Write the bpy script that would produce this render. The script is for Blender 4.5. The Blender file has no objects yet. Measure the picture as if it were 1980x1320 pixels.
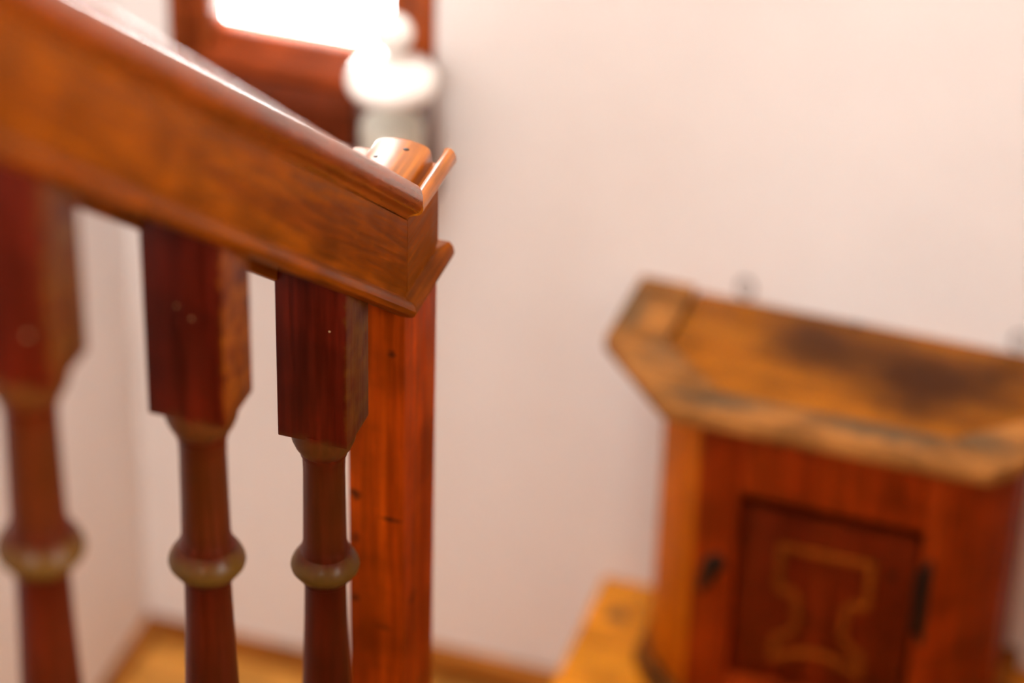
import bpy, bmesh, math, random
from mathutils import Vector, Matrix

random.seed(7)
S = bpy.context.scene
C = S.collection

# ------------------------------------------------------------------ camera
cam_d = bpy.data.cameras.new('camera')
cam = bpy.data.objects.new('camera', cam_d)
C.objects.link(cam)
RIGHT = Vector((0.9509898, 0.3082525, 0.0244711))
UP = Vector((-0.1931935, 0.5304975, 0.8253779))
FWD = Vector((-0.2414429, 0.7896536, -0.5640501))
M = Matrix.Identity(4)
for i in range(3):
    M[i][0] = RIGHT[i]; M[i][1] = UP[i]; M[i][2] = -FWD[i]
M[0][3], M[1][3], M[2][3] = 0.0, 0.0, 2.6
cam.matrix_world = M
cam_d.sensor_fit = 'HORIZONTAL'
cam_d.sensor_width = 36.0
cam_d.lens = 107.80
cam_d.clip_start = 0.05
cam_d.dof.use_dof = True
cam_d.dof.focus_distance = 2.46
cam_d.dof.aperture_fstop = 1.95
S.camera = cam

# ------------------------------------------------------------------ sky, daylight
world = bpy.data.worlds.new('sky')
S.world = world
world.use_nodes = True
wn = world.node_tree.nodes
bg = wn['Background']
bg.inputs[0].default_value = (1.0, 0.98, 0.955, 1)
bg.inputs[1].default_value = 26.0


def area(name, loc, rot, sx, sy, energy, col, portal=False):
    d = bpy.data.lights.new(name, 'AREA')
    d.shape = 'RECTANGLE'
    d.size = sx
    d.size_y = sy
    d.energy = energy
    d.color = col
    d.cycles.is_portal = portal
    o = bpy.data.objects.new(name, d)
    o.location = loc
    o.rotation_euler = rot
    C.objects.link(o)
    return o


# daylight comes through the back window and added unseen openings: portals guide the sky's light in
area('added_skylight_portal', (-0.925, 2.10, 3.435), (0, 0, 0), 0.65, 0.75, 1, (1, 1, 1), True)
area('window_portal', (-1.133, 2.93, 1.50), (math.radians(-90), 0, 0), 0.22, 1.20, 1, (1, 1, 1), True)
area('added_stair_portal', (1.38, 0.725, 2.225), (0, math.radians(90), 0), 1.19, 1.14, 1, (1, 1, 1), True)
area('added_landing_portal', (-0.65, -1.28, 2.725), (math.radians(90), 0, 0), 0.84, 1.09, 1, (1, 1, 1), True)

vs = S.view_settings
vs.view_transform = 'Standard'
vs.look = 'None'
vs.gamma = 1.0
vs.exposure = 0.0
vs.use_curve_mapping = False
S.cycles.use_denoising = True
S.cycles.max_bounces = 12
S.cycles.diffuse_bounces = 7


# ------------------------------------------------------------------ materials
def nodes_of(m):
    m.use_nodes = True
    nt = m.node_tree
    return nt, nt.nodes, nt.links, nt.nodes['Principled BSDF']


def mixcol(nt, fac, a, b, mode='MIX'):
    n = nt.nodes.new('ShaderNodeMix')
    n.data_type = 'RGBA'
    n.blend_type = mode
    for sock, v in ((n.inputs[0], fac), (n.inputs[6], a), (n.inputs[7], b)):
        if isinstance(v, (int, float)):
            sock.default_value = v
        elif isinstance(v, tuple):
            sock.default_value = (*v, 1)
        else:
            nt.links.new(v, sock)
    return n.outputs[2]


def maprange(nt, v, a, b, c=0.0, d=1.0, smooth=True):
    n = nt.nodes.new('ShaderNodeMapRange')
    n.interpolation_type = 'SMOOTHSTEP' if smooth else 'LINEAR'
    n.inputs[1].default_value = a
    n.inputs[2].default_value = b
    n.inputs[3].default_value = c
    n.inputs[4].default_value = d
    nt.links.new(v, n.inputs[0])
    return n.outputs[0]


def wood(name, light, dark, axis='z', rough=0.38, coat=0.25, grain=1.0, knots=0.0, spots=(), seed=0.0,
         contrast=1.0, spotcol=(0.02, 0.006, 0.002), blotch=0.3, rot=None, spec=0.08, coat_rough=0.16):
    """Stained wood: streaks run along axis; spots = (centre, radii, strength, colour or None) in object space."""
    m = bpy.data.materials.new(name)
    nt, N, L, P = nodes_of(m)
    tc = N.new('ShaderNodeTexCoord')
    mp = N.new('ShaderNodeMapping')
    L.new(tc.outputs['Object'], mp.inputs[0])
    sc = {'x': (1.5, 26, 26), 'y': (26, 1.5, 26), 'z': (26, 26, 1.5)}[axis]
    mp.inputs[3].default_value = tuple(s * grain for s in sc)
    mp.inputs[1].default_value = (seed, seed * 1.7, seed * 0.6)
    if rot:
        mr = N.new('ShaderNodeMapping')
        mr.inputs[2].default_value = rot
        L.new(tc.outputs['Object'], mr.inputs[0])
        L.new(mr.outputs[0], mp.inputs[0])
    n1 = N.new('ShaderNodeTexNoise')
    n1.inputs['Scale'].default_value = 1.6
    n1.inputs['Detail'].default_value = 5
    n1.inputs['Roughness'].default_value = 0.6
    n1.inputs['Distortion'].default_value = 0.6
    L.new(mp.outputs[0], n1.inputs[0])
    n2 = N.new('ShaderNodeTexNoise')
    n2.inputs['Scale'].default_value = 9.0
    n2.inputs['Detail'].default_value = 3
    L.new(mp.outputs[0], n2.inputs[0])
    n3 = N.new('ShaderNodeTexNoise')
    n3.inputs['Scale'].default_value = 16.0
    n3.inputs['Detail'].default_value = 3
    L.new(tc.outputs['Object'], n3.inputs[0])
    f1 = maprange(nt, n1.outputs[0], 0.5 - 0.2 / contrast, 0.5 + 0.2 / contrast)
    col = mixcol(nt, f1, dark, light)
    fine = maprange(nt, n2.outputs[0], 0.35, 0.7, 0.70, 1.10)
    col = mixcol(nt, 1.0, col, fine, 'MULTIPLY')
    bl = maprange(nt, n3.outputs[0], 0.3, 0.7, 1.0 - blotch, 1.0 + blotch * 0.4)
    col = mixcol(nt, 1.0, col, bl, 'MULTIPLY')
    if knots:
        vo = N.new('ShaderNodeTexVoronoi')
        vo.inputs['Scale'].default_value = 7.0
        m2 = N.new('ShaderNodeMapping')
        m2.inputs[3].default_value = {'x': (.6, 1, 1), 'y': (1, .6, 1), 'z': (1, 1, .6)}[axis]
        m2.inputs[1].default_value = (seed, 0.3, seed * 0.4)
        L.new(tc.outputs['Object'], m2.inputs[0])
        L.new(m2.outputs[0], vo.inputs[0])
        kf = maprange(nt, vo.outputs['Distance'], 0.03, 0.10, knots, 0.0)
        col = mixcol(nt, kf, col, spotcol)
    for sp in spots:
        cen, rad, st = sp[:3]
        sc_ = sp[3] if len(sp) > 3 else spotcol
        soft = sp[4] if len(sp) > 4 else 0.7
        sub = N.new('ShaderNodeVectorMath'); sub.operation = 'SUBTRACT'
        L.new(tc.outputs['Object'], sub.inputs[0]); sub.inputs[1].default_value = cen
        dv = N.new('ShaderNodeVectorMath'); dv.operation = 'DIVIDE'
        L.new(sub.outputs[0], dv.inputs[0]); dv.inputs[1].default_value = rad
        ln = N.new('ShaderNodeVectorMath'); ln.operation = 'LENGTH'
        L.new(dv.outputs[0], ln.inputs[0])
        ad = N.new('ShaderNodeMath'); ad.operation = 'MULTIPLY_ADD'
        nn = N.new('ShaderNodeTexNoise'); nn.inputs['Scale'].default_value = 1.2 / max(min(rad), 0.004)
        nn.inputs['Detail'].default_value = 4
        L.new(tc.outputs['Object'], nn.inputs[0])
        L.new(nn.outputs[0], ad.inputs[0]); ad.inputs[1].default_value = 0.9
        L.new(ln.outputs['Value'], ad.inputs[2])
        f = maprange(nt, ad.outputs[0], 1.45 - soft, 1.45, st, 0.0)
        col = mixcol(nt, f, col, sc_)
    L.new(col, P.inputs['Base Color'])
    rr = maprange(nt, n2.outputs[0], 0.3, 0.7, rough * 0.85, min(1.0, rough * 1.25))
    L.new(rr, P.inputs['Roughness'])
    P.inputs['Coat Weight'].default_value = coat
    P.inputs['Coat Roughness'].default_value = coat_rough
    P.inputs['Specular IOR Level'].default_value = spec
    b = N.new('ShaderNodeBump')
    b.inputs['Strength'].default_value = 0.12
    b.inputs['Distance'].default_value = 0.002
    L.new(n2.outputs[0], b.inputs['Height'])
    L.new(b.outputs[0], P.inputs['Normal'])
    return m


def plain(name, col, rough=0.5, metal=0.0, bump=0.0, bscale=40, spec=0.5, coat=0.0, var=0.05):
    m = bpy.data.materials.new(name)
    nt, N, L, P = nodes_of(m)
    tc = N.new('ShaderNodeTexCoord')
    no = N.new('ShaderNodeTexNoise')
    no.inputs['Scale'].default_value = bscale
    no.inputs['Detail'].default_value = 4
    L.new(tc.outputs['Object'], no.inputs[0])
    v = maprange(nt, no.outputs[0], 0.3, 0.7, 1.0 - var, 1.0 + var)
    L.new(mixcol(nt, 1.0, col, v, 'MULTIPLY'), P.inputs['Base Color'])
    P.inputs['Roughness'].default_value = rough
    P.inputs['Metallic'].default_value = metal
    P.inputs['Specular IOR Level'].default_value = spec
    P.inputs['Coat Weight'].default_value = coat
    if bump:
        b = N.new('ShaderNodeBump')
        b.inputs['Strength'].default_value = bump
        b.inputs['Distance'].default_value = 0.004
        L.new(no.outputs[0], b.inputs['Height'])
        L.new(b.outputs[0], P.inputs['Normal'])
    return m


PLASTER = plain('plaster', (0.81, 0.78, 0.765), 0.9, bump=0.05, bscale=9, spec=0.1, var=0.012)
WHITE = plain('white_paint', (0.85, 0.80, 0.74), 0.8)
IRON = plain('iron', (0.02, 0.012, 0.008), 0.5, 0.6)
WIRE = plain('wire', (0.07, 0.055, 0.045), 0.4, 0.8)
FLECK = plain('paint_fleck', (0.34, 0.20, 0.09), 0.6)
CERAMIC = plain('ceramic', (0.9, 0.88, 0.84), 0.15, coat=0.6)
WAX = plain('wax', (0.9, 0.86, 0.76), 0.5)


def glass(name, rough=0.0):
    m = bpy.data.materials.new(name)
    nt, N, L, P = nodes_of(m)
    N.remove(P)
    out = N['Material Output']
    tr = N.new('ShaderNodeBsdfTransparent'); tr.inputs[0].default_value = (0.97, 0.98, 0.98, 1)
    gl = N.new('ShaderNodeBsdfGlossy'); gl.inputs['Roughness'].default_value = rough + 0.03
    fr = N.new('ShaderNodeFresnel'); fr.inputs[0].default_value = 1.5
    mx = N.new('ShaderNodeMixShader')
    L.new(fr.outputs[0], mx.inputs[0]); L.new(tr.outputs[0], mx.inputs[1]); L.new(gl.outputs[0], mx.inputs[2])
    L.new(mx.outputs[0], out.inputs[0])
    return m


PANE = glass('window_glass')
JARGLASS = bpy.data.materials.new('jar_glass')
_nt, _N, _L, _P = nodes_of(JARGLASS)
_P.inputs['Transmission Weight'].default_value = 1.0
_P.inputs['Roughness'].default_value = 0.02
_P.inputs['IOR'].default_value = 1.45
_P.inputs['Base Color'].default_value = (0.97, 0.97, 0.95, 1)


# ------------------------------------------------------------------ mesh helpers
def finish(bm, name, mat, parent=None, origin=(0, 0, 0), angle=35):
    o_ = Vector(origin)
    bmesh.ops.remove_doubles(bm, verts=bm.verts, dist=1e-6)
    bmesh.ops.recalc_face_normals(bm, faces=bm.faces)
    for v in bm.verts:
        v.co -= o_
    for f in bm.faces:
        f.smooth = True
    for e in bm.edges:
        if len(e.link_faces) == 2:
            e.smooth = e.calc_face_angle(0) < math.radians(angle)
    me = bpy.data.meshes.new(name)
    bm.to_mesh(me)
    bm.free()
    me.materials.append(mat)
    o = bpy.data.objects.new(name, me)
    C.objects.link(o)
    if parent:
        o.parent = parent
        # verts are already relative to the thing's own origin
    else:
        o.location = o_
    return o


def bevel(bm, w, seg=2, edges=None, angle=30):
    if w <= 0:
        return
    if edges is None:
        edges = [e for e in bm.edges if len(e.link_faces) == 2 and e.calc_face_angle(0) > math.radians(angle)]
    bmesh.ops.bevel(bm, geom=edges, offset=w, segments=seg, affect='EDGES', profile=0.5)


def box(x0, x1, y0, y1, z0, z1, bw=0.0, seg=2, bm=None):
    b = bm or bmesh.new()
    t = bmesh.new()
    vs_ = [t.verts.new((x, y, z)) for z in (z0, z1) for y in (y0, y1) for x in (x0, x1)]
    for f in ((0, 1, 3, 2), (4, 5, 7, 6), (0, 1, 5, 4), (2, 3, 7, 6), (0, 2, 6, 4), (1, 3, 7, 5)):
        t.faces.new([vs_[i] for i in f])
    bmesh.ops.recalc_face_normals(t, faces=t.faces)
    bevel(t, bw, seg)
    me = bpy.data.meshes.new('t')
    t.to_mesh(me); t.free()
    b.from_mesh(me)
    bpy.data.meshes.remove(me)
    return b


def prism(poly, a0, a1, axis='z', bw=0.0, seg=2):
    """poly = list of 2-D points; extruded along axis ('z': (x,y), 'y': (x,z), 'x': (y,z))."""
    b = bmesh.new()

    def P3(p, a):
        return {'z': (p[0], p[1], a), 'y': (p[0], a, p[1]), 'x': (a, p[0], p[1])}[axis]
    lo = [b.verts.new(P3(p, a0)) for p in poly]
    hi = [b.verts.new(P3(p, a1)) for p in poly]
    n = len(poly)
    b.faces.new(lo)
    b.faces.new(hi)
    for i in range(n):
        b.faces.new((lo[i], lo[(i + 1) % n], hi[(i + 1) % n], hi[i]))
    bmesh.ops.recalc_face_normals(b, faces=b.faces)
    bevel(b, bw, seg)
    return b


def lathe(prof, cx, cy, z, seg=40, bm=None, closed_bottom=True, closed_top=True):
    b = bm or bmesh.new()
    rings = []
    for r, h in prof:
        if r < 1e-5:
            rings.append([b.verts.new((cx, cy, z + h))])
        else:
            rings.append([b.verts.new((cx + r * math.cos(2 * math.pi * i / seg), cy + r * math.sin(2 * math.pi * i / seg), z + h)) for i in range(seg)])
    for A, B in zip(rings, rings[1:]):
        for i in range(seg):
            j = (i + 1) % seg
            if len(A) == 1 and len(B) == 1:
                continue
            if len(A) == 1:
                b.faces.new((A[0], B[i], B[j]))
            elif len(B) == 1:
                b.faces.new((A[i], A[j], B[0]))
            else:
                b.faces.new((A[i], A[j], B[j], B[i]))
    if closed_bottom and len(rings[0]) > 1:
        b.faces.new(rings[0])
    if closed_top and len(rings[-1]) > 1:
        b.faces.new(rings[-1])
    return b


def sweep(stations):
    """stations = list of closed rings of 3-D points, same count; capped at both ends."""
    b = bmesh.new()
    rr = [[b.verts.new(p) for p in st] for st in stations]
    n = len(rr[0])
    for A, B in zip(rr, rr[1:]):
        for i in range(n):
            j = (i + 1) % n
            b.faces.new((A[i], A[j], B[j], B[i]))
    b.faces.new(rr[0])
    b.faces.new(rr[-1])
    return b


def tube(pts, r, seg=8, closed=False):
    b = bmesh.new()
    rings = []
    n = len(pts)
    P = [Vector(p) for p in pts]
    for i in range(n):
        a = P[(i - 1) % n] if (closed or i > 0) else P[i]
        c = P[(i + 1) % n] if (closed or i < n - 1) else P[i]
        t = (c - a).normalized()
        u = t.cross(Vector((0.13, 0.97, 0.21))).normalized()
        w = t.cross(u)
        rings.append([b.verts.new(P[i] + (u * math.cos(2 * math.pi * k / seg) + w * math.sin(2 * math.pi * k / seg)) * r) for k in range(seg)])
    for i in range(n if closed else n - 1):
        A, B = rings[i], rings[(i + 1) % n]
        for k in range(seg):
            b.faces.new((A[k], A[(k + 1) % seg], B[(k + 1) % seg], B[k]))
    if not closed:
        b.faces.new(rings[0]); b.faces.new(rings[-1])
    return b


def struct(o, label, cat='structure'):
    o['kind'] = 'structure'
    o['label'] = label
    o['category'] = cat
    return o


def thing(name, loc, label, cat, group=None):
    o = bpy.data.objects.new(name, None)
    o.empty_display_size = 0.05
    o.location = loc
    C.objects.link(o)
    o['label'] = label
    o['category'] = cat
    if group:
        o['group'] = group
    return o


# ------------------------------------------------------------------ room shell
XL, XR, YW, YF, ZC = -1.355, 1.30, 2.838, -1.2, 3.40
WX0, WX1, WZ0, WZ1 = -1.289, -0.967, 0.790, 2.15      # window opening

FLOORWOOD = wood('floor_wood', (0.80, 0.38, 0.075), (0.66, 0.27, 0.045), 'x', rough=0.45, grain=0.7, contrast=0.7)
SKIRT = wood('skirting_wood', (0.50, 0.19, 0.03), (0.36, 0.12, 0.016), 'x', rough=0.45, grain=0.7)
PINE = wood('bench_pine', (0.90, 0.345, 0.014), (0.74, 0.25, 0.008), 'x', rough=0.42, grain=0.6, contrast=0.8,
            spots=[((0.07, -0.066, 0.214), (0.020, 0.017, 0.06), 1.0, (0.10, 0.05, 0.02)),
                   ((0.03, -0.16, 0.214), (0.013, 0.011, 0.06), 0.6, (0.2, 0.08, 0.02))])

PANELR = wood('bounce_pine_wood', (0.62, 0.36, 0.15), (0.50, 0.27, 0.10), 'z', rough=0.5, grain=0.5)  # unseen right wall: pine finish added to warm the light it bounces
fl = bpy.data.objects.new('floor', None)
C.objects.link(fl)
struct(fl, 'honey pine board floor of the lower landing', 'floor')
y = YF
base_mesh = None
while y < YW - 0.001:
    w = min(0.165, YW - y)
    if base_mesh is None or abs(w - 0.165) > 1e-6:
        b = box(XL, XR, 0.0, w - 0.0015, -0.03, 0.0, 0.001, 1)
        o = finish(b, 'floor_board', FLOORWOOD, fl)
        if abs(w - 0.165) < 1e-6:
            base_mesh = o.data
    else:
        o = bpy.data.objects.new('floor_board', base_mesh)
        C.objects.link(o)
        o.parent = fl
    o.location = (0, y, 0)
    y += 0.165

# back wall with the window opening
T = 0.16
b = bmesh.new()
box(XL - 0.1, WX0, YW, YW + T, -0.05, ZC, bm=b)
box(WX1, XR + 0.1, YW, YW + T, -0.05, ZC, bm=b)
box(WX0, WX1, YW, YW + T, -0.05, WZ0, bm=b)
box(WX0, WX1, YW, YW + T, WZ1, ZC, bm=b)
struct(finish(b, 'wall_back', PLASTER), 'pale pink plaster back wall with a small window', 'wall')
b = box(XL - 0.1, XL, YF - 0.1, YW, -0.05, ZC)
struct(finish(b, 'wall_left', PLASTER), 'pale plaster wall left of the staircase', 'wall')
RY0, RY1, RZ0, RZ1 = 0.12, 1.33, 1.60, 2.85              # added stair window opening, unseen, lets in fill light from the right
b = bmesh.new()
box(XR, XR + 0.1, YF - 0.1, RY0, -0.05, ZC, bm=b)
box(XR, XR + 0.1, RY1, YW, -0.05, ZC, bm=b)
box(XR, XR + 0.1, RY0, RY1, -0.05, RZ0, bm=b)
box(XR, XR + 0.1, RY0, RY1, RZ1, ZC, bm=b)
struct(finish(b, 'wall_right', PANELR), 'unseen wall right of the staircase, pine finish added for warm bounced light', 'wall')
FX0, FX1, FZ0, FZ1 = -1.10, -0.20, 2.15, 3.30            # added window behind the viewer, unseen, for even fill light
b = bmesh.new()
box(XL - 0.1, FX0, YF - 0.1, YF, -0.05, ZC, bm=b)
box(FX1, XR + 0.1, YF - 0.1, YF, -0.05, ZC, bm=b)
box(FX0, FX1, YF - 0.1, YF, -0.05, FZ0, bm=b)
box(FX0, FX1, YF - 0.1, YF, FZ1, ZC, bm=b)
struct(finish(b, 'wall_front', PLASTER), 'pale plaster wall behind the viewer', 'wall')
# ceiling with an unseen opening added over the landing for light from above
SX0, SX1, SY0, SY1 = -1.25, -0.60, 1.72, 2.48
b = bmesh.new()
box(XL - 0.1, SX0, YF - 0.1, YW + T, ZC, ZC + 0.04, bm=b)
box(SX1, XR + 0.1, YF - 0.1, YW + T, ZC, ZC + 0.04, bm=b)
box(SX0, SX1, YF - 0.1, SY0, ZC, ZC + 0.04, bm=b)
box(SX0, SX1, SY1, YW + T, ZC, ZC + 0.04, bm=b)
struct(finish(b, 'ceiling', WHITE), 'white ceiling with an added unseen opening for daylight', 'ceiling')

# skirting
struct(finish(box(XL, XL + 0.014, 1.0, YW, 0, 0.030, 0.003), 'baseboard_left', SKIRT), 'low brown wooden skirting along the left wall', 'baseboard')
struct(finish(box(XL + 0.014, -1.03, YW - 0.014, YW, 0, 0.030, 0.003), 'baseboard_back', SKIRT), 'low brown wooden skirting under the window wall', 'baseboard')
# raised boarding right of the newel with its own skirting
struct(finish(box(-1.03, XR - 0.003, 2.462, YW, 0.0, 0.044, 0.003), 'trim_1', FLOORWOOD), 'low raised boarding along the back wall', 'platform')
struct(finish(box(-1.03, XR - 0.003, YW - 0.016, YW, 0.047, 0.091, 0.004), 'trim_2', SKIRT), 'orange wooden skirting along the raised boarding of the back wall', 'baseboard')

# ------------------------------------------------------------------ window
WOODRED = wood('window_wood', (0.38, 0.070, 0.014), (0.25, 0.040, 0.008), 'x', rough=0.45, coat=0.1, grain=0.6)
WOODREDV = wood('window_wood_upright', (0.40, 0.085, 0.016), (0.27, 0.048, 0.009), 'z', rough=0.45, coat=0.1, grain=0.6)
SILL = wood('sill_wood', (0.20, 0.035, 0.009), (0.12, 0.02, 0.005), 'x', rough=0.35)
win = bpy.data.objects.new('window_1', None)
win.location = (-1.128, YW, WZ0)
C.objects.link(win)
struct(win, 'small red-brown wooden window in the back wall, glaring white', 'window')
WO = win.location.copy()
GX0, GX1, GZ0 = -1.2425, -1.0242, 0.9011
finish(box(WX0, WX0 + 0.020, YW - 0.004, YW + 0.10, WZ0, WZ1, 0.003), 'frame_jamb', WOODREDV, win, WO)
finish(box(WX1 - 0.026, WX1, YW - 0.004, YW + 0.10, WZ0, WZ1, 0.003), 'frame_jamb', WOODREDV, win, WO)
finish(box(WX0 + 0.02, WX1 - 0.026, YW - 0.002, YW + 0.10, WZ0, 0.862, 0.003), 'frame_bottom', SILL, win, WO)
finish(box(WX0 + 0.02, WX1 - 0.026, YW - 0.002, YW + 0.10, WZ1 - 0.03, WZ1, 0.003), 'frame_head', WOODRED, win, WO)
sash = finish(prism([(YW + 0.006, 0.864), (YW + 0.06, 0.864), (YW + 0.06, GZ0), (YW + 0.034, GZ0), (YW + 0.006, 0.878)], WX0 + 0.021, WX1 - 0.027, 'x', 0.002), 'sash_bottom_rail', WOODRED, win, WO)
finish(box(WX0 + 0.021, GX0, YW + 0.008, YW + 0.06, 0.8645, WZ1 - 0.031, 0.004), 'sash_stile', WOODREDV, win, WO)
finish(box(GX1, WX1 - 0.027, YW + 0.008, YW + 0.06, 0.8645, WZ1 - 0.031, 0.004), 'sash_stile', WOODREDV, win, WO)
finish(box(WX0 + 0.021, WX1 - 0.027, YW + 0.008, YW + 0.06, WZ1 - 0.075, WZ1 - 0.032, 0.004), 'sash_top_rail', WOODRED, win, WO)
finish(box(GX0 - 0.004, GX1 + 0.004, YW + 0.038, YW + 0.042, GZ0 - 0.004, WZ1 - 0.07), 'pane', PANE, win, WO)
win3 = bpy.data.objects.new('added_window_2', None)
win3.location = (XR, 0.725, RZ0)
C.objects.link(win3)
struct(win3, 'added unseen window in the right wall, for fill light', 'window')
W3 = win3.location.copy()
for y0_, y1_ in ((RY0, RY0 + 0.03), (RY1 - 0.03, RY1)):
    finish(box(XR - 0.003, XR + 0.08, y0_, y1_, RZ0, RZ1, 0.003), 'frame_jamb', WOODREDV, win3, W3)
for z0_, z1_ in ((RZ0, RZ0 + 0.03), (RZ1 - 0.03, RZ1)):
    finish(box(XR - 0.003, XR + 0.08, RY0 + 0.03, RY1 - 0.03, z0_, z1_, 0.003), 'frame_rail', WOODRED, win3, W3)
finish(box(XR + 0.046, XR + 0.05, RY0 + 0.026, RY1 - 0.026, RZ0 + 0.026, RZ1 - 0.026), 'pane', PANE, win3, W3)
win4 = bpy.data.objects.new('added_window_3', None)
win4.location = (-0.65, YF, FZ0)
C.objects.link(win4)
struct(win4, 'added unseen window behind the viewer, for fill light', 'window')
W4 = win4.location.copy()
for x0_, x1_ in ((FX0, FX0 + 0.03), (FX1 - 0.03, FX1)):
    finish(box(x0_, x1_, YF - 0.08, YF + 0.003, FZ0, FZ1, 0.003), 'frame_jamb', WOODREDV, win4, W4)
for z0_, z1_ in ((FZ0, FZ0 + 0.03), (FZ1 - 0.03, FZ1)):
    finish(box(FX0 + 0.03, FX1 - 0.03, YF - 0.08, YF + 0.003, z0_, z1_, 0.003), 'frame_rail', WOODRED, win4, W4)
finish(box(FX0 + 0.026, FX1 - 0.026, YF - 0.05, YF - 0.046, FZ0 + 0.026, FZ1 - 0.026), 'pane', PANE, win4, W4)
finish(box(WX0 - 0.02, WX1 + 0.012, YW - 0.125, YW - 0.0045, WZ0 - 0.028, WZ0, 0.005), 'window_sill', SILL, win, WO)

# ------------------------------------------------------------------ glass jar on the sill
JX, JY, JZ = -0.995, 2.775, WZ0
jar = thing('glass_jar', (JX, JY, JZ), 'clear glass jar with white filling and knobbed lid on the window sill', 'jar')
JO = jar.location.copy()
finish(lathe([(0.0, 0.0), (0.040, 0.0), (0.0435, 0.004), (0.0440, 0.012), (0.0440, 0.118), (0.042, 0.124), (0.042, 0.130),
              (0.0395, 0.130), (0.0395, 0.123), (0.0415, 0.116), (0.0415, 0.012), (0.038, 0.006), (0.0, 0.006)], JX, JY, JZ, 48), 'body', JARGLASS, jar, JO)
lid = finish(lathe([(0.0, 0.1305), (0.047, 0.1305), (0.0505, 0.135), (0.0515, 0.142), (0.050, 0.150), (0.043, 0.157), (0.028, 0.164), (0.012, 0.170),
                    (0.009, 0.175), (0.010, 0.178), (0.0, 0.178)], JX, JY, JZ, 48), 'lid', CERAMIC, jar, JO)
kp = [(0.0, 0.1775)] + [(0.0235 * math.sin(a), 0.200 - 0.0225 * math.cos(a)) for a in [math.pi * k / 14 for k in range(1, 14)]] + [(0.0, 0.2225)]
finish(lathe(kp, JX, JY, JZ, 32), 'knob', CERAMIC, lid, JO)
finish(lathe([(0.0, 0.0), (0.0355, 0.0), (0.0365, 0.004), (0.0365, 0.076), (0.033, 0.083), (0.018, 0.081), (0.0, 0.080)], JX, JY, JZ + 0.0065, 32), 'filling', WAX, jar, JO)

# ------------------------------------------------------------------ balustrade
XB = -0.735
bal = thing('stair_balustrade', (XB, 2.04, 0.0), 'polished wooden stair balustrade with moulded handrail, turned balusters and square newel', 'balustrade')
BO = bal.location.copy()
RAILW = wood('rail_wood', (0.205, 0.046, 0.001), (0.145, 0.027, 0.0006), 'y', spec=0.03, rough=0.45, coat=0.02, grain=1.0,
             rot=(math.radians(38.2), 0, 0), blotch=0.25)
RAILE = wood('rail_end_wood', (0.215, 0.050, 0.001), (0.155, 0.031, 0.0006), 'y', spec=0.03, rough=0.45, coat=0.02, grain=1.0, seed=2.0)
def baluster_wood(name, worn, amount, seed):  # worn: stair-side tint, part rubbed streaks, part side light painted in
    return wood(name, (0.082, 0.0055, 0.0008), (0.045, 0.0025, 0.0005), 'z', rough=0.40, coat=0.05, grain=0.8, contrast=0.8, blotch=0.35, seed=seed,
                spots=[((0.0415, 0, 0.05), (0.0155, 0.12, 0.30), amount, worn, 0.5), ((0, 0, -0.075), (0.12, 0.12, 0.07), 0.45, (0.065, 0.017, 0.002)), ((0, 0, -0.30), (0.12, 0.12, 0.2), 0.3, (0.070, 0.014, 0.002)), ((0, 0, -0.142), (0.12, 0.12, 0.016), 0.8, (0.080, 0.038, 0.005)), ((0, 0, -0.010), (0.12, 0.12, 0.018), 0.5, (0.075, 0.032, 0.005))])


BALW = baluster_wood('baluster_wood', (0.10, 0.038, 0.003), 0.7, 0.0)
BALW2 = baluster_wood('baluster_wood_worn_lit', (0.24, 0.062, 0.002), 0.7, 3.0)  # streaky wear plus a stronger painted-in lit side
NEWW = wood('newel_wood', (0.315, 0.043, 0.001), (0.225, 0.024, 0.0008), 'z', spec=0.03, rough=0.45, coat=0.05, grain=0.7,
            spots=[((0.0206, -0.0426, 0.963), (0.016, 0.01, 0.0035), 0.9), ((-0.013, -0.0426, 0.983), (0.008, 0.01, 0.010), 0.85),
                   ((-0.013, -0.0426, 0.935), (0.006, 0.01, 0.010), 0.6), ((-0.0135, -0.0426, 0.867), (0.006, 0.01, 0.007), 0.9),
                   ((0.0202, -0.0426, 1.138), (0.006, 0.01, 0.006), 0.8), ((0.012, -0.0426, 0.84), (0.012, 0.01, 0.006), 0.5),
                   ((0.0302, -0.02, 0.86), (0.01, 0.012, 0.008), 0.55)])

SLOPE = 0.788
YM, Z0M = 1.993, 1.1790


def zrail(y_):
    return Z0M + SLOPE * max(0.0, YM - y_)


BODY = [(0.0265, 0.016), (0.0275, 0.000), (0.036, 0.000), (0.0405, 0.002), (0.0425, 0.007), (0.0412, 0.0125), (0.0380, 0.016),
        (0.0340, 0.0172), (0.0322, 0.0195), (0.0325, 0.0230), (0.0340, 0.0270), (0.0340, 0.0945), (0.0325, 0.0960)]
CAP = [(0.0332, 0.0962), (0.0350, 0.0985), (0.039, 0.1000), (0.0440, 0.1015), (0.0468, 0.1050), (0.0475, 0.109), (0.0462, 0.1135), (0.0432, 0.1162), (0.0400, 0.1168),
       (0.0372, 0.1155), (0.0358, 0.112), (0.0348, 0.1005), (0.0262, 0.0995), (0.0256, 0.1080), (0.0238, 0.1125), (0.018, 0.1152), (0.009, 0.1168)]


def soften(p, n):
    for _ in range(n):
        q = [p[0]]
        for a, c in zip(p, p[1:]):
            q.append((a[0] * 0.75 + c[0] * 0.25, a[1] * 0.75 + c[1] * 0.25))
            q.append((a[0] * 0.25 + c[0] * 0.75, a[1] * 0.25 + c[1] * 0.75))
        q.append(p[-1])
        p = q
    return p


CAP = CAP[:2] + soften(CAP[2:10], 2) + CAP[10:12] + soften(CAP[12:], 2)


def tz(dx, z, sloped):
    if not sloped or z <= 0.0978:
        return z
    return 0.0978 + (z - 0.0978) * (2.4 if dx < 0.0335 else 1.75)


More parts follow.
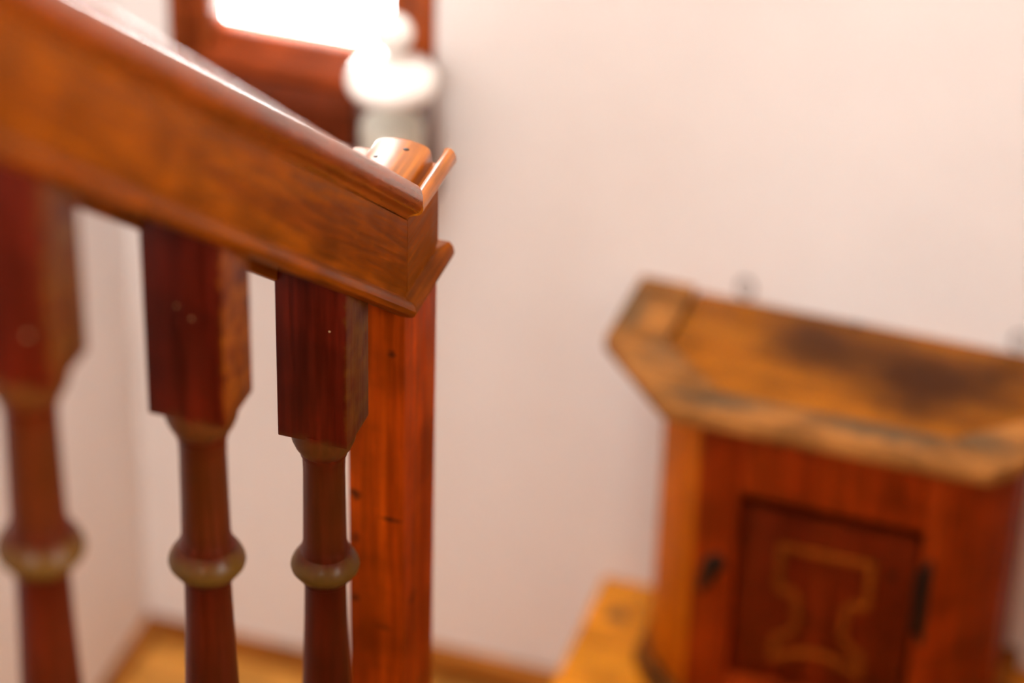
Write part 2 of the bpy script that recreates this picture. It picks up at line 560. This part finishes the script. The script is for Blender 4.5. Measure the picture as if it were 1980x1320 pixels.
def body_ring(y_, z_, inset=0.0):
    r = [(XB + dx - inset, y_, z_ + z) for dx, z in BODY]
    return r + [(XB - dx + inset, y_, z_ + z) for dx, z in reversed(BODY)]


def cap_ring(y_, z_, sloped, inset=0.0):
    ring = [(XB + dx - inset, y_, z_ + tz(dx, z, sloped)) for dx, z in CAP]
    ring.append((XB, y_, z_ + tz(0, 0.1172, sloped)))
    left = []
    for dx, z in CAP:
        if z > 0.0979 and dx > 0.0261 and z < 0.1170 and (dx > 0.0263 or z < 0.1):            # the wall side has no raised strip: the crown rolls down to it
            zz = tz(0.0, 0.1020 - 0.12 * max(0.0, dx - 0.034), sloped)
            if z < 0.1016 and dx > 0.0349:
                zz = tz(0.0, 0.0990, sloped)
        else:
            zz = tz(dx, z, sloped)
        left.append((XB - min(dx, 0.0440) + inset, y_, z_ + zz))
    return ring + left[::-1]


def body_end(y_, inset):
    return [(x, yy + (0.014 if z - Z0M < 0.0166 else -0.006), z) for x, yy, z in body_ring(y_, Z0M, inset)]


CAPW = wood('rail_cap_wood', (0.22, 0.040, 0.003), (0.15, 0.022, 0.002), 'y', rough=0.28, coat=0.85, coat_rough=0.22, grain=1.0, rot=(math.radians(38.2), 0, 0), blotch=0.25)
CAPE = wood('rail_end_cap_wood', (0.40, 0.115, 0.006), (0.28, 0.068, 0.003), 'y', rough=0.34, coat=0.8, coat_rough=0.27, grain=1.0, seed=1.0)
YS = (0.98, 1.3, 1.65, YM - 0.0004)
rail = finish(sweep([body_ring(y_, zrail(y_)) for y_ in YS]), 'handrail', RAILW, bal, BO, 40)
finish(sweep([cap_ring(y_, zrail(y_), True) for y_ in YS]), 'cap_moulding', CAPW, rail, BO, 40)
rend = finish(sweep([body_ring(YM + 0.0004, Z0M), body_ring(2.050, Z0M), body_end(2.0765, 0.0), body_end(2.0785, 0.0012)]), 'handrail_end', RAILE, bal, BO, 40)
finish(sweep([cap_ring(YM + 0.0004, Z0M, False), cap_ring(2.050, Z0M, False), cap_ring(2.0765, Z0M, False), cap_ring(2.0785, Z0M + 0.0003, False, 0.0012)]), 'cap_moulding', CAPE, rend, BO, 40)
for (nx, ny) in ((-0.747, 2.046), (-0.728, 2.064)):
    zz = Z0M + 0.1172 - (0.5 * (nx - XB) ** 2 / 0.05)
    finish(lathe([(0.0, -0.003), (0.0026, -0.003), (0.0029, 0.0), (0.0018, 0.0006), (0.0, 0.0007)], nx, ny, zz, 12), 'nail_head', IRON, rend, BO)

# newel post under the level end
NX0, NX1, NY0, NY1 = -0.7545, -0.7035, 1.9940, 2.0770
finish(box(NX0, NX1, NY0, NY1, 0.0, Z0M + 0.02, 0.0018), 'newel_post', NEWW, bal, BO)

# balusters
BPROF = [(0.0, 0.004), (0.0262, 0.004), (0.0262, 0.0), (0.0270, -0.005), (0.0262, -0.011), (0.0235, -0.018), (0.0205, -0.023), (0.0192, -0.0245), (0.0192, -0.0275),
         (0.0178, -0.030), (0.0174, -0.045), (0.0178, -0.08), (0.0184, -0.118), (0.0194, -0.1225), (0.0206, -0.1262), (0.0206, -0.1285), (0.0235, -0.1310),
         (0.0270, -0.1365), (0.0287, -0.1405), (0.0291, -0.1430), (0.0284, -0.1458), (0.0252, -0.1505), (0.0215, -0.1548), (0.0198, -0.1570), (0.0198, -0.1590), (0.0182, -0.1605), (0.0176, -0.165),
         (0.0184, -0.20), (0.0205, -0.26), (0.0228, -0.31), (0.0240, -0.345), (0.0232, -0.375), (0.0200, -0.405), (0.0175, -0.425), (0.0185, -0.432),
         (0.024, -0.437), (0.0262, -0.444), (0.0255, -0.452), (0.0, -0.452)]
bal_mesh = None


def baluster(yf, zc):
    """yf = front face of the upper block, zc = its lower corners."""
    global bal_mesh
    if bal_mesh is None:
        b = bmesh.new()
        hx, hy = 0.030, 0.0255
        # upper block with a slanted top that meets the rail
        t = bmesh.new()
        vv = [t.verts.new(p) for p in ((-hx, -hy, 0), (hx, -hy, 0), (hx, hy, 0), (-hx, hy, 0),
                                       (-hx, -hy, 0.172), (hx, -hy, 0.172), (hx, hy, 0.172 - SLOPE * 2 * hy), (-hx, hy, 0.172 - SLOPE * 2 * hy))]
        for f in ((0, 1, 2, 3), (4, 5, 6, 7), (0, 1, 5, 4), (1, 2, 6, 5), (2, 3, 7, 6), (3, 0, 4, 7)):
            t.faces.new([vv[i] for i in f])
        bmesh.ops.recalc_face_normals(t, faces=t.faces)
        bevel(t, 0.0013, 2)
        tm = bpy.data.meshes.new('t'); t.to_mesh(tm); t.free(); b.from_mesh(tm); bpy.data.meshes.remove(tm)
        lathe(BPROF, 0, 0, 0, 48, bm=b)
        box(-hx, hx, -hy, hy, -0.60, -0.452, 0.0013, bm=b)
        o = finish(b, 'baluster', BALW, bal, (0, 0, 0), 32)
        bal_mesh = o.data
    else:
        o = bpy.data.objects.new('baluster', bal_mesh)
        C.objects.link(o)
        o.parent = bal
    o.location = Vector((XB, yf + 0.0255, zc)) - BO
    return o


def fleck(b, dx, dz, r):
    bm_ = bmesh.new()
    bmesh.ops.create_cone(bm_, cap_ends=True, segments=10, radius1=r, radius2=r * 0.7, depth=0.0008)
    for v in bm_.verts:
        v.co = Vector((v.co.x + dx, -0.0257 - v.co.z, v.co.y * 0.8 + dz))
    o = finish(bm_, 'paint_fleck', FLECK, b)
    return o


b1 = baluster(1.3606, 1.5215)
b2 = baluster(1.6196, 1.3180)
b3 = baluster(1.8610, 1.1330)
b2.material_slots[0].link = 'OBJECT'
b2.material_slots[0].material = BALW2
fleck(b1, 0.016, 0.040, 0.0015)
fleck(b2, -0.004, 0.098, 0.0009)
fleck(b2, 0.007, 0.090, 0.0010)
fleck(b3, 0.016, 0.112, 0.0011)

# ------------------------------------------------------------------ stair flight below the balustrade (below the picture's edge)
STEPW = wood('step_wood', (0.50, 0.20, 0.035), (0.36, 0.12, 0.018), 'x', rough=0.4, grain=0.7)
stair = thing('staircase', (-0.1, 2.0, 0.0), 'wooden stair flight running down beside the balustrade', 'staircase')
SO = stair.location.copy()
treads = [(1.095, 1.350, 1.120), (1.345, 1.600, 0.9205), (1.595, 1.850, 0.717), (1.845, 1.990, 0.532)]
prev = 1.32
for (ya, yb_, zt) in treads:
    finish(box(-0.79, XR - 0.004, ya, yb_, zt - 0.03, zt, 0.004), 'tread', STEPW, stair, SO)
    finish(box(-0.775, XR - 0.004, ya - 0.001, ya + 0.014, zt, prev - 0.03, 0.0), 'riser', STEPW, stair, SO)
    prev = zt
for (ya, yb_, zt) in ((1.99, 2.24, 0.355), (2.235, 2.460, 0.18)):
    finish(box(-0.700, XR - 0.004, ya, yb_, zt - 0.03, zt, 0.004), 'tread', STEPW, stair, SO)
    finish(box(-0.700, XR - 0.004, ya - 0.001, ya + 0.014, zt, prev - 0.03, 0.0), 'riser', STEPW, stair, SO)
    prev = zt
finish(box(-0.700, XR - 0.004, 2.445, 2.459, 0.0, 0.15, 0.0), 'riser', STEPW, stair, SO)
b = box(-0.79, XR, YF, 1.10, 1.27, 1.32, 0.0)
struct(finish(b, 'floor_upper', FLOORWOOD), 'wooden upper landing at the head of the stair', 'floor')

# ------------------------------------------------------------------ bench under the cabinet
bench = thing('low_bench', (-0.45, 2.66, 0.044), 'low honey pine bench standing under the small cabinet', 'bench')
BEO = Vector((-0.775, YW - 0.005, 0.045))
bench.location = BEO
finish(box(-0.741, -0.120, 2.485, YW - 0.001, 0.235, 0.259, 0.004), 'seat', PINE, bench, BEO)
finish(box(-0.715, -0.690, 2.50, YW - 0.02, 0.0442, 0.235, 0.002), 'leg_panel', PINE, bench, BEO)
finish(box(-0.171, -0.146, 2.50, YW - 0.02, 0.0442, 0.235, 0.002), 'leg_panel', PINE, bench, BEO)
finish(box(-0.690, -0.171, 2.51, 2.528, 0.170, 0.235, 0.002), 'apron', PINE, bench, BEO)

# ------------------------------------------------------------------ cabinet
CX = -0.4455
CB = 0.2592
cab = thing('wall_cabinet', (CX, 2.72, CB), 'small old pine cabinet with canted corners, worn stained top and carved door', 'cabinet')
CO = cab.location.copy()
ZT = 0.7013
STAINS = [((-0.051, 0.053, ZT - CB), (0.115, 0.085, 0.14), 0.95, (0.050, 0.014, 0.002), 0.9),
          ((0.085, 0.039, ZT - CB), (0.165, 0.115, 0.14), 0.97, (0.042, 0.011, 0.002), 0.9)]
GREY = (0.095, 0.060, 0.030)
WORN = [((0.050, -0.086, ZT - CB), (0.11, 0.030, 0.1), 0.9, GREY, 0.8), ((-0.125, -0.092, ZT - CB), (0.075, 0.024, 0.1), 0.8, GREY, 0.8),
        ((-0.262, 0.042, ZT - CB), (0.028, 0.07, 0.1), 0.8, GREY, 0.8), ((0.150, -0.07, ZT - CB), (0.07, 0.03, 0.1), 0.8, GREY, 0.8),
        ((-0.20, -0.02, ZT - CB), (0.05, 0.05, 0.1), 0.5, GREY, 0.8)]
TOPP = wood('cabinet_top_panel', (0.37, 0.120, 0.005), (0.28, 0.080, 0.003), 'x', rough=0.5, coat=0.1, grain=0.5, spots=STAINS, blotch=0.3)
TOPB = wood('cabinet_top_border', (0.40, 0.165, 0.040), (0.29, 0.110, 0.022), 'x', rough=0.55, coat=0.05, grain=0.5, spots=WORN, blotch=0.4)
CABF = wood('cabinet_front_wood', (0.33, 0.040, 0.002), (0.24, 0.025, 0.0015), 'z', rough=0.45, coat=0.04, grain=0.5, blotch=0.3)
CABS = wood('cabinet_lit_corner_wood', (0.60, 0.155, 0.001), (0.50, 0.11, 0.001), 'z', rough=0.45, coat=0.04, grain=0.5, blotch=0.2)  # paler left corner board: its light from the left is painted in
CABD = wood('cabinet_door_wood', (0.19, 0.022, 0.002), (0.13, 0.012, 0.001), 'z', rough=0.45, coat=0.04, grain=0.5, blotch=0.3,
            spots=[((0.080, -0.1, 0.255), (0.010, 0.03, 0.012), 0.8), ((0.075, -0.1, 0.10), (0.010, 0.03, 0.012), 0.6)])
CARVE = wood('cabinet_moulding_wood', (0.34, 0.080, 0.006), (0.26, 0.055, 0.004), 'z', rough=0.45, coat=0.1, grain=0.6)
BASEW = wood('cabinet_base_wood', (0.36, 0.12, 0.014), (0.16, 0.045, 0.006), 'x', rough=0.55, coat=0.0, grain=0.3, contrast=1.6, blotch=0.5)


def mir(poly):
    return [(2 * CX - x, y_) for x, y_ in reversed(poly)]


O = [(-0.7160, YW - 0.001), (-0.7205, 2.704), (-0.6220, 2.5965)]
I = [(-0.6510, YW - 0.001), (-0.6550, 2.721), (-0.5720, 2.6460)]
Or, Ir = mir(O), mir(I)          # front-right, right corner, back-right
TT = 0.019
finish(prism([O[0], O[1], I[1], I[0]], ZT - TT, ZT, 'z', 0.003), 'top_border', TOPB, cab, CO)
finish(prism([O[1], O[2], I[2], I[1]], ZT - TT, ZT, 'z', 0.003), 'top_border', TOPB, cab, CO)
finish(prism([O[2], Or[0], Ir[0], I[2]], ZT - TT, ZT, 'z', 0.003), 'top_border', TOPB, cab, CO)
finish(prism([Or[0], Or[1], Ir[1], Ir[0]], ZT - TT, ZT, 'z', 0.003), 'top_border', TOPB, cab, CO)
finish(prism([Or[1], Or[2], Ir[2], Ir[1]], ZT - TT, ZT, 'z', 0.003), 'top_border', TOPB, cab, CO)
e_ = 0.003
Ip = [(I[0][0] + e_, I[0][1]), (I[1][0] + e_, I[1][1] + e_), (I[2][0] + e_ * .5, I[2][1] + e_)]
finish(prism(Ip + mir(Ip), ZT - TT, ZT - 0.007, 'z', 0.002), 'top_panel', TOPP, cab, CO)

ZU = ZT - TT - 0.0002            # underside of the top
BF = 2.620                       # front of the body
BX0, BX1 = -0.5850, 2 * CX + 0.5850
# canted corner boards
cant = [(-0.5850, BF), (-0.6420, 2.682), (-0.6290, 2.694), (-0.5770, BF + 0.020)]
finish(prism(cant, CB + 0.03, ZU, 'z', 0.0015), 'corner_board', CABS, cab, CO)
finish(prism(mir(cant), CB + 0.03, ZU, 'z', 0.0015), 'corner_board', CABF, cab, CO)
for x0, x1 in ((-0.642, -0.626), (2 * CX + 0.626, 2 * CX + 0.642)):
    finish(box(x0, x1, 2.6945, YW - 0.002, CB + 0.03, ZU, 0.001), 'side_board', CABF, cab, CO)
finish(box(-0.625, 2 * CX + 0.625, YW - 0.014, YW - 0.002, CB + 0.03, ZU, 0.001), 'back_board', CABF, cab, CO)
DX0, DX1, DZ0, DZ1 = -0.5370, -0.3330, 0.330, 0.590
finish(box(BX0 + 0.0005, DX0, BF, BF + 0.020, CB + 0.03, ZU, 0.0012), 'stile', CABF, cab, CO)
finish(box(DX1, BX1 - 0.0005, BF, BF + 0.020, CB + 0.03, ZU, 0.0012), 'stile', CABF, cab, CO)
finish(box(DX0 + 0.0003, DX1 - 0.0003, BF + 0.0006, BF + 0.020, DZ1, ZU, 0.0012), 'top_rail', CABF, cab, CO)
finish(box(DX0 + 0.0003, DX1 - 0.0003, BF + 0.0006, BF + 0.020, CB + 0.03, DZ0, 0.0012), 'bottom_rail', CABF, cab, CO)
finish(prism([(-0.600, BF - 0.016), (-0.660, 2.682), (-0.660, YW - 0.002)] + mir([(-0.600, BF - 0.016), (-0.660, 2.682), (-0.660, YW - 0.002)]), CB, CB + 0.0298, 'z', 0.006, 3), 'base_moulding', BASEW, cab, CO)
# door, set back in its opening
door = finish(box(DX0 + 0.002, DX1 - 0.006, BF + 0.011, BF + 0.026, DZ0 + 0.002, DZ1 - 0.023, 0.002), 'door', CABD, cab, CO)
DC = -0.4370


def ring2d(outer, inner, y0, y1):
    b_ = bmesh.new()
    n = len(outer)
    oo0 = [b_.verts.new((x, y1, z)) for x, z in outer]
    oo1 = [b_.verts.new((x, y0 + 0.0015, z)) for x, z in outer]
    mid = [b_.verts.new(((a[0] + c[0]) / 2, y0, (a[1] + c[1]) / 2)) for a, c in zip(outer, inner)]
    ii1 = [b_.verts.new((x, y0 + 0.0015, z)) for x, z in inner]
    ii0 = [b_.verts.new((x, y1, z)) for x, z in inner]
    seq = [oo0, oo1, mid, ii1, ii0]
    for A, B in zip(seq, seq[1:] + seq[:1]):
        for i in range(n):
            j = (i + 1) % n
            b_.faces.new((A[i], A[j], B[j], B[i]))
    return b_


def inset_poly(poly, d):
    n = len(poly)
    out = []
    for i in range(n):
        p0, p1, p2 = Vector(poly[i - 1]), Vector(poly[i]), Vector(poly[(i + 1) % n])
        e1 = (p1 - p0).normalized(); e2 = (p2 - p1).normalized()
        n1 = Vector((-e1.y, e1.x)); n2 = Vector((-e2.y, e2.x))
        m = (n1 + n2)
        m /= max(0.4, m.dot(n1))
        out.append(tuple(p1 + m * d))
    return out


half = [(0.0, 0.5270), (0.0540, 0.5270), (0.0540, 0.4680), (0.0500, 0.4610), (0.0360, 0.4600), (0.0310, 0.4520), (0.0300, 0.4250), (0.0330, 0.4120), (0.0400, 0.4030), (0.0500, 0.3980), (0.0530, 0.3900), (0.0530, 0.3620),
        (0.0400, 0.3660), (0.0260, 0.3740), (0.0120, 0.3790)]
outl = [(DC + x, z) for x, z in half] + [(DC, 0.3800)] + [(DC - x, z) for x, z in reversed(half[1:])]
# clockwise list -> inset to the right-hand side
inn = inset_poly(outl, -0.0070)
finish(ring2d(outl, inn, BF + 0.006, BF + 0.0108), 'panel_moulding', CARVE, door, CO, 50)
# iron turn-button on the left stile, hinge on the right
bt = []
for k in range(16):
    a = 2 * math.pi * k / 16
    r = 0.0130 if math.sin(a) > 0 else 0.0085
    u, v = r * math.cos(a), (0.020 if math.sin(a) > 0 else 0.040) * math.sin(a)
    t_ = math.radians(-22)
    bt.append((-0.5600 + u * math.cos(t_) - v * math.sin(t_) * -1 * -1, 0.4840 + u * math.sin(t_) + v * math.cos(t_)))
finish(prism(bt, BF - 0.006, BF - 0.0002, 'y', 0.002), 'turn_button', IRON, cab, CO)
finish(box(-0.3270, -0.3190, BF - 0.005, BF - 0.0002, 0.440, 0.556, 0.002), 'hinge', IRON, cab, CO)
finish(lathe([(0.0, -0.055), (0.004, -0.055), (0.0045, -0.05), (0.0045, 0.03), (0.004, 0.035), (0, 0.035)], -0.3305, BF - 0.003, 0.508, 12), 'hinge_knuckle', IRON, cab, CO)
# wire hanging eyes at the back edge
for hx_ in (-0.594, -0.283):
    pts = [(hx_ + 0.0095 * math.cos(a), YW - 0.0045, ZT + 0.011 + 0.0125 * math.sin(a)) for a in [2 * math.pi * k / 24 for k in range(24)]]
    finish(tube(pts, 0.0011, 8, True), 'hanging_eye', WIRE, cab, CO)
finish(lathe([(0, -0.002), (0.004, -0.002), (0.004, 0.001), (0.002, 0.003), (0, 0.003)], -0.4627, 2.829, ZT - 0.006, 12), 'screw_head', IRON, cab, CO)
